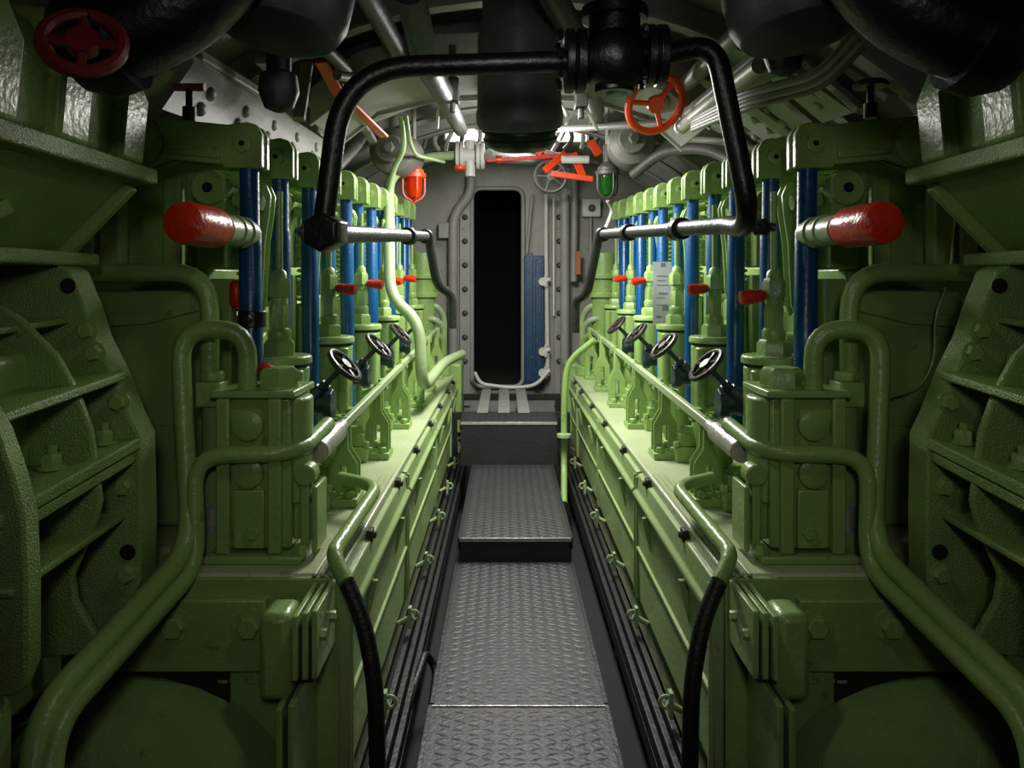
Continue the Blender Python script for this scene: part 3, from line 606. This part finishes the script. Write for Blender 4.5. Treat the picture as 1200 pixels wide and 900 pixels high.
# twin dark air bottles overhead
for s in (-1, 1):
    p = W(s, (.52, 1.62, .72)); m = MB(); m.lathe(p, (s*.12, -.12, -1), [(.14, -.4), (.145, .1), (.14, .16), (.12, .2), (.06, .222)], 28)
    thing('air_bottle', m, UNLIT_TANK, 'dark overhead air bottle at the %s of the arch valve' % SIDE[s], 'tank', .004)
    p = W(s, (.62, 1.9, .62)) if s > 0 else W(s, (.63, 1.9, .53)); m = MB(); m.lathe(p, (0, 0, -1), [(.03, -.2), (.03, .0), (.045, .01), (.05, .05), (.035, .09), (.012, .1)], 16)
    thing('drain_pot', m, UNLIT_TANK, 'small dark pot hanging next to the %s air bottle' % SIDE[s], 'pot')
# dark red handwheel in the corner
e = empty('corner_wheel', at(95, 45, 1.3), 'dark red hand wheel hidden in the upper left corner', 'handwheel')
m = MB(); hand_wheel(m, at(97, 50, 1.28), (.3, -.8, .4), .06, .012, 4); m.build('wheel_rim', DRED, e)
m = MB(); m.cyl(at(97, 50, 1.28), at(85, 40, 1.5), .014, 10); m.build('stem', IRON, e)

# ceiling pipes, conduits
def cpipe(pts, r, mt, label, name='ceiling_pipe', cat='pipe', rad=.1):
    m = MB(); m.pipe(pts, r, rad, 12); return tag(m.build(name, mt), label, cat)
H = ZC
cpipe([(-.55, 2.2, H+1.10), (-.52, 3.0, H+1.10), (-.50, 3.71, H+1.10)], .045, DGREY, 'grey ceiling pipe left of the centre drum')
cpipe([at(480, -10, 2.4), at(500, 75, 2.8), at(520, 110, 3.6), at(540, 152, 5.5)], .05, DGREY, 'curved grey pipe descending from the ceiling left of the drum')
cpipe([at(640, -20, 2.2), at(672, 40, 2.5), at(700, 130, 4.4), at(696, 150, 5.6)], .042, DGREY, 'grey pipe running back above the right of the drum')
cpipe([(.92, 2.6, H+.98), (.90, 3.1, H+.98), (.88, 3.71, H+.98)], .04, GREY, 'pale grey pipe under the right hull frames')
cpipe([(-.78, 2.8, H+1.0), (-.76, 3.2, H+1.0), (-.74, 3.71, H+1.02)], .03, DGREY, 'thin dark pipe beside the left trunking')
cpipe([at(640, 152, 5.0), at(815, 142, 4.0)], .022, GREY, 'pale conduit crossing to the right above the green lamp', 'cross_conduit')
cpipe([at(655, 165, 5.0), at(668, 140, 5.0), at(655, 118, 5.0), at(640, 118, 5.0)], .016, WHITE, 'small white pipe bend right of the drum', 'small_pipe', rad=.06)
cpipe([at(470, 135, 4.6), at(474, 175, 4.7), at(462, 195, 4.8), at(455, 225, 4.9), at(455, 240, 4.9)], .018, PALE, 'thin pale pipe curling down above the left rockers', 'small_pipe')
cpipe([at(476, 135, 4.6), at(480, 165, 4.7), at(487, 182, 5.0), at(520, 190, 5.6)], .012, PALE, 'thin pale cable drooping to the left flange valve', 'cable')
cpipe([at(395, 88, 3.0), at(420, 92, 3.2), at(445, 80, 3.6), at(480, 75, 4.2)], .02, GREY, 'loose grey cable below the left ceiling frames', 'cable')
for k in range(5):
    cpipe([at(1000+k*3, 38+k*4, 2.2), at(960+k*2, 86+k*4, 2.3), at(872, 108+k*5, 2.55), at(812, 140+k*3, 3.3)], .010, WHITE if k % 2 else GREY, '%s strand of the pale cable bundle under the right ceiling' % ['upper', 'second', 'middle', 'fourth', 'lowest'][k], 'cable', 'cable', .15)
# diagonal braces under the frames (right) with rivets plate
for k, (a, b) in enumerate((((930, 60, 3.4), (1010, 130, 3.0)), ((895, 95, 3.5), (960, 150, 3.2)), ((985, 75, 3.2), (1045, 115, 2.9)))):
    m = MB(); m.bar(at(*a), at(*b), .05, .03); thing('diagonal_brace', m, GREY, '%s grey diagonal brace on the right ceiling' % ['middle', 'inner', 'outer'][k], 'brace', .004)
for k, (a, b) in enumerate((((305, 70, 3.1), (400, 150, 4.6)), ((395, 100, 3.4), (440, 170, 5.2)), ((360, 75, 3.4), (350, 140, 3.2)))):
    m = MB(); m.bar(at(*a), at(*b), .05, .03); thing('diagonal_brace', m, GREY, '%s grey brace among the left ceiling frames' % ['outer long', 'inner long', 'short upright'][k], 'brace', .004)
# riveted hull plates seen beside the rockers
for s in (-1, 1):
    e = empty('rivet_plate', W(s, (1.25, 3.2, .7)), 'pale riveted hull plate above the %s rocker arms' % SIDE[s], 'plate')
    pp = lambda a, d: W(s, (1.90*math.sin(a), d, HC+1.98*math.cos(a)))
    m = MB()
    if s < 0:
        q = [at(190, 128, 2.45), at(228, 72, 2.6), at(392, 172, 4.4), at(380, 196, 4.2)]
    else:
        q = [at(1000, 132, 3.3), at(905, 66, 3.4), at(850, 150, 4.6), at(880, 172, 4.6)]
    m.prism(q, Vector((s*.02, 0, .03))); m.build('plate', GREY, e)
    nn = (q[1]-q[0]).cross(q[2]-q[0]).normalized()
    if nn.z > 0: nn = -nn
    for t in (.12, .3, .48, .66, .84):
        for r in (.25, .6):
            p = q[0].lerp(q[3], t).lerp(q[1].lerp(q[2], t), r); m = MB(); m.lathe(p, nn, [(.026, -.012), (.026, .006), (.018, .016), (.006, .02)], 12); m.build('rivet', GREY, e)
# orange items
m = MB(); m.bar(at(376, 72, 3.0), at(398, 112, 3.2), .05, .012); m.bar(at(400, 112, 3.2), at(450, 160, 3.8), .045, .012)
thing('orange_bar', m, ORANGE, 'long orange flat bar under the left ceiling frames', 'bar', .002)
e = empty('valve_wheel', at(770, 125, 3.6), 'large orange hand wheel under the right ceiling', 'handwheel')
m = MB(); hand_wheel(m, at(768, 122, 3.6), (.25, -.75, -.5), .135, .019, 3); m.build('wheel_rim', ORANGE, e)
m = MB(); m.cyl(at(768, 122, 3.6), at(775, 122, 4.0), .022, 12); m.cyl(at(772, 122, 3.85), at(775, 122, 4.05), .05, 12); m.build('stem', GREY, e)
e = empty('lever_linkage', at(650, 190, 6.0), 'orange lever linkage in front of the bulkhead above the door', 'linkage')
for nm, a, b, r in (('rod', (570, 188, 6.0), (668, 182, 6.0), .016), ('lever', (630, 182, 6.0), (640, 168, 6.0), .022), ('lever', (638, 200, 5.9), (662, 180, 6.0), .026), ('lever', (672, 180, 6.0), (683, 207, 5.9), .028), ('rod', (645, 203, 5.9), (695, 210, 5.9), .022), ('lever', (692, 165, 6.0), (702, 182, 6.0), .03)):
    m = MB(); m.bar(at(*a), at(*b), r*2, r*1.2, (0, 1, 0)); m.build(nm, ORANGE if nm == 'lever' or a[1] > 195 else RED, e, .004)
m = MB(); m.cyl(at(582, 187, 6.0), at(588, 187, 6.0), .035, 12); m.build('collar', RED, e)
m = MB(); m.cyl(at(658, 187, 5.85), at(690, 187, 5.85), .03, 14); m.build('sleeve', WHITE, e)
m = MB(); m.cyl(at(700, 190, 6.05), at(640, 178, 6.05), .016, 10); m.cyl(at(640, 178, 6.05), at(640, 178, 7.38), .02, 10); m.build('pivot_rod', GREY, e)
# valve wheel in front of the bulkhead
e = empty('valve_wheel', at(645, 207, 6.6), 'grey spoked hand wheel on the bulkhead right of the door top', 'handwheel')
m = MB(); hand_wheel(m, at(645, 207, 6.6), (.1, -1, .1), .135, .016, 5); m.build('wheel_rim', DGREY, e)
m = MB(); m.cyl(at(645, 207, 6.6), at(645, 207, 7.35)+Vector((0, .02, 0)), .025, 12); m.build('stem', DGREY, e)
# flanged valve and the big pale pipe on the left
e = empty('flanged_valve', at(552, 190, 6.0), 'white flanged valve at the upper left of the door', 'valve')
for px in (539, 563):
    p = at(px, 182, 6.0); m = MB(); m.lathe(p+Vector((-.03, 0, 0)), (1, 0, 0), [(.11, 0), (.11, .025), (.09, .027), (.09, .033), (.11, .035), (.11, .06)], 20); m.build('flange', WHITE, e, .003)
m = MB(); m.cyl(at(539, 182, 6.0), at(563, 182, 6.0), .06, 16); m.cyl(at(551, 182, 6.0), at(551, 207, 6.0), .04, 14); m.cyl(at(551, 182, 6.0), at(551, 165, 6.0), .045, 14); m.build('valve_body', WHITE, e)
m = MB(); m.lathe(at(539, 200, 5.95), (0, 0, 1), [(.03, 0), (.05, .01), (.05, .03), (.03, .04)], 14); m.build('red_button', ORANGE, e)
cpipe([at(536, 182, 6.0), at(495, 184, 5.7), at(456, 208, 5.2), at(456, 262, 4.6), at(457, 348, 4.5), at(492, 378, 4.4), at(494, 457, 4.35), at(520, 425, 5.2), at(541, 415, 5.9)], .034, PALE, 'thick pale green pipe winding from the flanged valve down to the left deck', 'coolant_pipe', 'pipe', .2)
cpipe([at(572, 182, 6.0), at(600, 185, 6.2), at(640, 187, 6.9), at(640, 187, 7.4)], .05, GREY, 'grey pipe from the flanged valve into the bulkhead', 'branch_pipe')
# signal lamps
def lamp(p, glass, label, guard):
    e = empty('signal_lamp', p+Vector((0, 0, .12)), label, 'lamp')
    m = MB(); m.lathe(p, (0, 0, 1), [(.07, .02), (.085, .03), (.085, .055), (.07, .06), (.07, .08), (.05, .1), (.03, .12), (.03, .24)], 20); m.build('lamp_base', guard, e)
    m = MB(); m.lathe(p, (0, 0, 1), [(.02, -.12), (.04, -.11), (.055, -.06), (.06, .03)], 20); m.build('glass', glass, e)
    for k in range(4):
        t = k*math.pi/2+.4; a = Vector((math.cos(t), math.sin(t), 0)); m = MB(); m.tube(fillet([p+a*.08+Vector((0, 0, .03)), p+a*.08+Vector((0, 0, -.10)), p+Vector((0, 0, -.145))], .06), .006, 6); m.build('guard_wire', guard, e)
lamp(at(485, 213, 5.4), RGLASS, 'red glass signal lamp hanging left of the door', ORANGE)
lamp(at(712, 210, 5.4), GGLASS, 'green glass signal lamp hanging right of the door', DGREY)
cpipe([at(712, 235, 5.5), at(718, 246, 5.6), at(712, 262, 5.6), at(706, 275, 5.6)], .014, WHITE, 'thin white cable bending below the green lamp', 'cable')
m = MB(); m.cyl(at(485, 170, 5.4), at(485, 120, 5.4), .016, 10); thing('lamp_hanger', m, GREY, 'grey hanger rod above the red lamp', 'rod')
m = MB(); m.cyl(at(712, 170, 5.4), at(712, 110, 5.4), .016, 10); thing('lamp_hanger', m, GREY, 'grey hanger rod above the green lamp', 'rod')
# lit fluorescent strip at the far end
e = empty('strip_light', at(605, 158, 6.3), 'bright fluorescent strip under the far end of the ceiling', 'lamp')
m = MB(); a, b = at(520, 165, 6.34), at(690, 152, 6.40); m.box(tuple(a), tuple(b)); m.build('housing', WHITE, e, .01)
for y in (155, 162):
    m = MB(); m.cyl(at(523, y, 6.30), at(687, y, 6.30), .028, 14); m.build('tube', TUBE, e)
# gauge lines in front of the strip
for k in range(9):
    x = (500+k*15 if k < 5 else 575+k*15)+random.uniform(-3, 3); m = MB(); y0 = 138+random.uniform(-6, 4)
    m.pipe([at(x, y0-6, 6.1), at(x+random.uniform(-5, 5), y0+16, 6.1), at(x+random.uniform(-8, 8), y0+30, 6.1), at(x+random.uniform(-10, 10), y0+42, 6.1)], .017, .05, 8)
    m.lathe(at(x, y0+12, 6.1), (0, -1, 0), [(.036, -.02), (.036, .02)], 10)
    thing('gauge_line', m, GREY if k % 3 else DGREY, 'thin grey gauge line before the far strip light, %s from the left' % (ordn+['sixth', 'seventh', 'eighth', 'ninth'])[k].replace('nearest', 'first'), 'pipe', group='gauge lines before the strip light')
cpipe([at(480, 137, 6.1), at(570, 142, 6.1)], .014, GREY, 'horizontal grey rail carrying the gauge lines left of the drum', 'gauge_rail')
cpipe([at(640, 143, 6.1), at(700, 143, 6.1), at(702, 165, 6.1), at(690, 172, 6.1)], .014, GREY, 'horizontal grey rail carrying the gauge lines right of the drum', 'gauge_rail', rad=.04)

# ------------------------------------------------------------------ bulkhead fittings
def wall_pipe(pts, r, mt, label, d=7.3): return cpipe([at(x, y, d) for x, y in pts], r, mt, label, 'bulkhead_pipe', 'pipe', .12)
wall_pipe([(552, 205), (551, 228), (531, 252), (531, 425)], .048, GREY, 'grey pipe bending down left of the door')
wall_pipe([(662, 228), (662, 470)], .045, GREY, 'thick grey upright pipe right of the door', 7.2)
wall_pipe([(673, 180), (673, 262), (672, 330)], .035, GREY, 'grey upright pipe with collar beside the thick one', 7.25)
wall_pipe([(640, 228), (640, 290), (642, 440)], .02, WHITE, 'slim white upright pipe at the blue locker edge')
wall_pipe([(649, 232), (649, 370)], .012, WHITE, 'thin white conduit right of the blue locker')
wall_pipe([(556, 436), (563, 450), (600, 455), (628, 452), (642, 436)], .018, WHITE, 'curved white sill pipe at the foot of the door', 7.2)
wall_pipe([(624, 228), (617, 300), (617, 340)], .018, GREY, 'slim grey pipe on the right door jamb', 7.34)
for k, (x, label) in enumerate(((545, 'left of the door'), (655, 'right of the blue locker'))):
    e = empty('bulkhead_stiffener', (wx(x), WD-.02, wz(450)), 'grey riveted stiffener %s' % label, 'stiffener')
    m = MB(); m.box((wx(x)-.05, WD-.035, wz(475)), (wx(x)+.05, WD-.002, wz(228))); m.build('strip', GREY, e, .004)
    for q in range(7):
        m = MB(); m.lathe((wx(x), WD-.035, wz(255+28*q)), (0, -1, 0), [(.03, 0), (.022, .014), (.008, .02)], 12); m.build('rivet', DGREY, e)
e = empty('locker', (wx(625), WD-.08, wz(452)), 'narrow blue locker beside the dark doorway', 'locker')
m = MB(); m.box((wx(614), WD-.10, wz(452)), (wx(637), WD-.002, wz(300))); m.build('body', NAVY, e, .008)
m = MB(); m.box((wx(616), WD-.108, wz(446)), (wx(624), WD-.10, wz(297))); m.box((wx(627), WD-.108, wz(446)), (wx(634), WD-.10, wz(305))); m.build('door_leaf', NAVY, e, .004)
for y in (330, 412, 437):
    p = at(636, y, WD-.13); m = MB(); m.cyl(p, p+Vector((.07, 0, .02)), .022, 10); m.lathe(p, (0, -1, 0), [(.04, -.03), (.04, .02)], 12); m.cyl(p+Vector((.03, 0, -.05)), p+Vector((.03, 0, .06)), .018, 10); m.build('dog_clip', WHITE, e)
e = empty('switch_box', (wx(692), WD-.06, wz(250)), 'white switch box on the bulkhead under the green lamp', 'switch')
m = MB(); m.box((wx(681), WD-.09, wz(255)), (wx(703), WD-.002, wz(234))); m.build('box', WHITE, e, .012)
m = MB(); m.lathe((wx(692), WD-.09, wz(245)), (0, -1, 0), [(.035, 0), (.035, .02), (.025, .03)], 14); m.build('knob', DGREY, e)
m = MB(); m.cyl((wx(692), WD-.03, wz(255)), (wx(692), WD-.03, wz(310)), .016, 10); m.build('conduit', GREY, e)
m = MB(); m.box((wx(672), 7.12, wz(322)), (wx(677), 7.16, wz(296))); thing('orange_tag', m, COPPER, 'small brown strip fixed to the grey upright pipes', 'strip')
m = MB(); m.box((wx(515), WD-.12, wz(280)), (wx(528), WD-.002, wz(262))); thing('junction_box', m, GREY, 'grey junction box on the bulkhead left of the door', 'box', .006)
# right far railing pipe down to the walkway
cpipe([at(697, 398, 5.2), at(664, 424, 5.3), at(661, 470, 5.3), at(661, 545, 5.3), at(661, 590, 5.0)], .022, GREEN, 'green pipe dropping past the upper step on the right', 'drop_pipe', 'pipe', .12)
m = MB(); m.lathe(at(661, 512, 5.25), (0, 0, 1), [(.05, 0), (.05, .02)], 16); thing('pipe_collar', m, PALE, 'pale round collar on the right drop pipe', 'collar')
cpipe([(-.33, 1.4, ZC-1.42), (-.33, 2.6, ZC-1.42), (-.30, 2.9, ZC-1.38), (-.26, 2.9, ZC-1.45), (-.26, 2.7, ZC-1.5)], .014, IRON, 'dark bilge pipe left of the walkway', 'bilge_pipe')

# ------------------------------------------------------------------ transverse duct and last small items
e = empty('transverse_duct', at(600, 110, 4.2), 'wide pale grey duct crossing under the ceiling behind the arch', 'duct')
m = MB(); arc = [(-.95, .80), (-.72, .98), (-.40, 1.06), (.07, 1.08), (.50, 1.06), (.80, .96), (1.0, .78)]
m.prism([(XC*0+x, 3.75, ZC+y) for x, y in arc]+[(x, 3.75, ZC+y+.14) for x, y in arc[::-1]], (0, .62, 0)); m.build('duct_body', GREY, e, .01)
for d in (3.735, 4.34):
    m = MB(); m.prism([(x, d, ZC+y-.02) for x, y in arc]+[(x, d, ZC+y+.16) for x, y in arc[::-1]], (0, .03, 0)); m.build('duct_flange', GREY, e, .003)
m = MB(); m.lathe(at(311, 438, 2.16), (0, 0, 1), [(.012, -.02), (.02, -.012), (.012, .0), (.02, .012), (.024, .02), (.008, .03)], 8)
thing('vent_knob', m, RED, 'small red vent knob on the left pump block beside the dark pushrod', 'knob')
m = MB(); m.lathe(at(277, 362, 2.42), (0, 0, 1), [(.012, 0), (.022, .015), (.022, .075), (.014, .09)], 14)
thing('red_plug', m, RED, 'red upright plug behind the nearest left pushrod', 'plug')
m = MB(); m.tube(fillet([at(1120, 250, 2.3), at(1112, 330, 2.3), at(1095, 370, 2.3), at(1096, 420, 2.3), at(1080, 455, 2.3), at(1040, 466, 2.3)], .08), .004, 6)
thing('hanging_wire', m, GREEN, 'thin wire hanging over the right near cylinder panel', 'wire')

for d, lab in ((3.45, 'nearer'), (4.2, 'farther')):
    e = empty('ceiling_lamp', (.07, d, ZC+.91), '%s flat lamp housing under the ceiling behind the ventilator drum' % lab, 'lamp')
    m = MB(); m.box((-.08, d-.34, ZC+.945), (.22, d+.34, ZC+.98)); m.build('housing', GREY, e, .01)
    for dd in (-.25, .25):
        m = MB(); m.cyl((.07, d+dd, ZC+.97), (.07, d+dd, ZC+1.25), .012, 8); m.build('hanger', GREY, e)
for (x, y, d, r, lab) in ((738, 168, 5.2, .16, 'large round grey housing behind the green lamp'), (460, 178, 5.2, .16, 'large round grey housing behind the red lamp')):
    m = MB(); p = at(x, y, d); m.lathe(p+Vector((0, -.1, 0)), (.1, 1, 0), [(r*.55, -.06), (r*.6, 0), (r*.95, .03), (r, .08), (r, .35)], 24); m.hexn(p+Vector((0, -.16, 0)), (0, -1, 0), r*.25, .04)
    thing('round_housing', m, MIDG, lab, 'housing', .004)
cpipe([at(742, 205, 5.2), at(775, 178, 5.0), at(828, 172, 4.6), at(872, 196, 4.2)], .035, DGREY, 'grey bent pipe over the far right rockers', 'bent_pipe', 'pipe', .2)
cpipe([at(735, 192, 5.4), at(790, 162, 5.1), at(850, 166, 4.7), at(890, 176, 4.4)], .022, GREY, 'thin pale bent pipe over the far right rockers', 'bent_pipe', 'pipe', .2)
cpipe([at(395, 196, 4.2), at(420, 170, 4.6), at(430, 150, 5.0), at(440, 140, 5.2)], .03, DGREY, 'dark bent pipe above the left rockers', 'bent_pipe', 'pipe', .2)
cpipe([at(700, 152, 4.4), at(690, 130, 4.3), at(672, 128, 4.3), at(668, 140, 4.3), at(650, 142, 4.3)], .010, WHITE, 'small white looped tube under the transverse duct', 'looped_tube', 'pipe', .04)
cpipe([at(512, 150, 4.5), at(514, 125, 4.4), at(524, 118, 4.4), at(535, 128, 4.4), at(528, 140, 4.4)], .010, WHITE, 'small white hooked tube left of the drum', 'looped_tube', 'pipe', .04)
for x, y, d, lab in ((530, 105, 3.6, 'left'), (682, 112, 3.6, 'right')):
    m = MB(); p = at(x, y, d); m.box((p.x-.03, d, p.z-.05), (p.x+.03, d+.08, p.z+.06)); m.cyl(p+Vector((0, .04, -.05)), p+Vector((0, .04, -.10)), .014, 10); m.cyl(p+Vector((0, .04, .06)), p+Vector((0, .04, .22)), .02, 10)
    thing('hanger_block', m, DGREY, 'small grey hanger block on the %s of the ventilator drum' % lab, 'hanger', .004)

e = empty('added_lamp', (.07, 1.42, ZC+.72), 'small round lamp fitting added out of view over the near walkway', 'lamp')  # fitting added to go with the near fill light, out of view
m = MB(); m.lathe((.07, 1.42, ZC+.73), (0, 0, 1), [(.08, 0), (.08, .03), (.05, .05), (.02, .06), (.02, .6)], 20); m.build('lamp_base', GREY, e)
for k in range(4):
    t = k*math.pi/2; a = Vector((math.cos(t)*.075, math.sin(t)*.075, 0)); p = Vector((.07, 1.42, ZC+.66))
    m = MB(); m.tube(fillet([p+a+Vector((0, 0, .075)), p+a+Vector((0, 0, -.06)), p+Vector((0, 0, -.085))], .04), .004, 6); m.build('guard_wire', GREY, e)
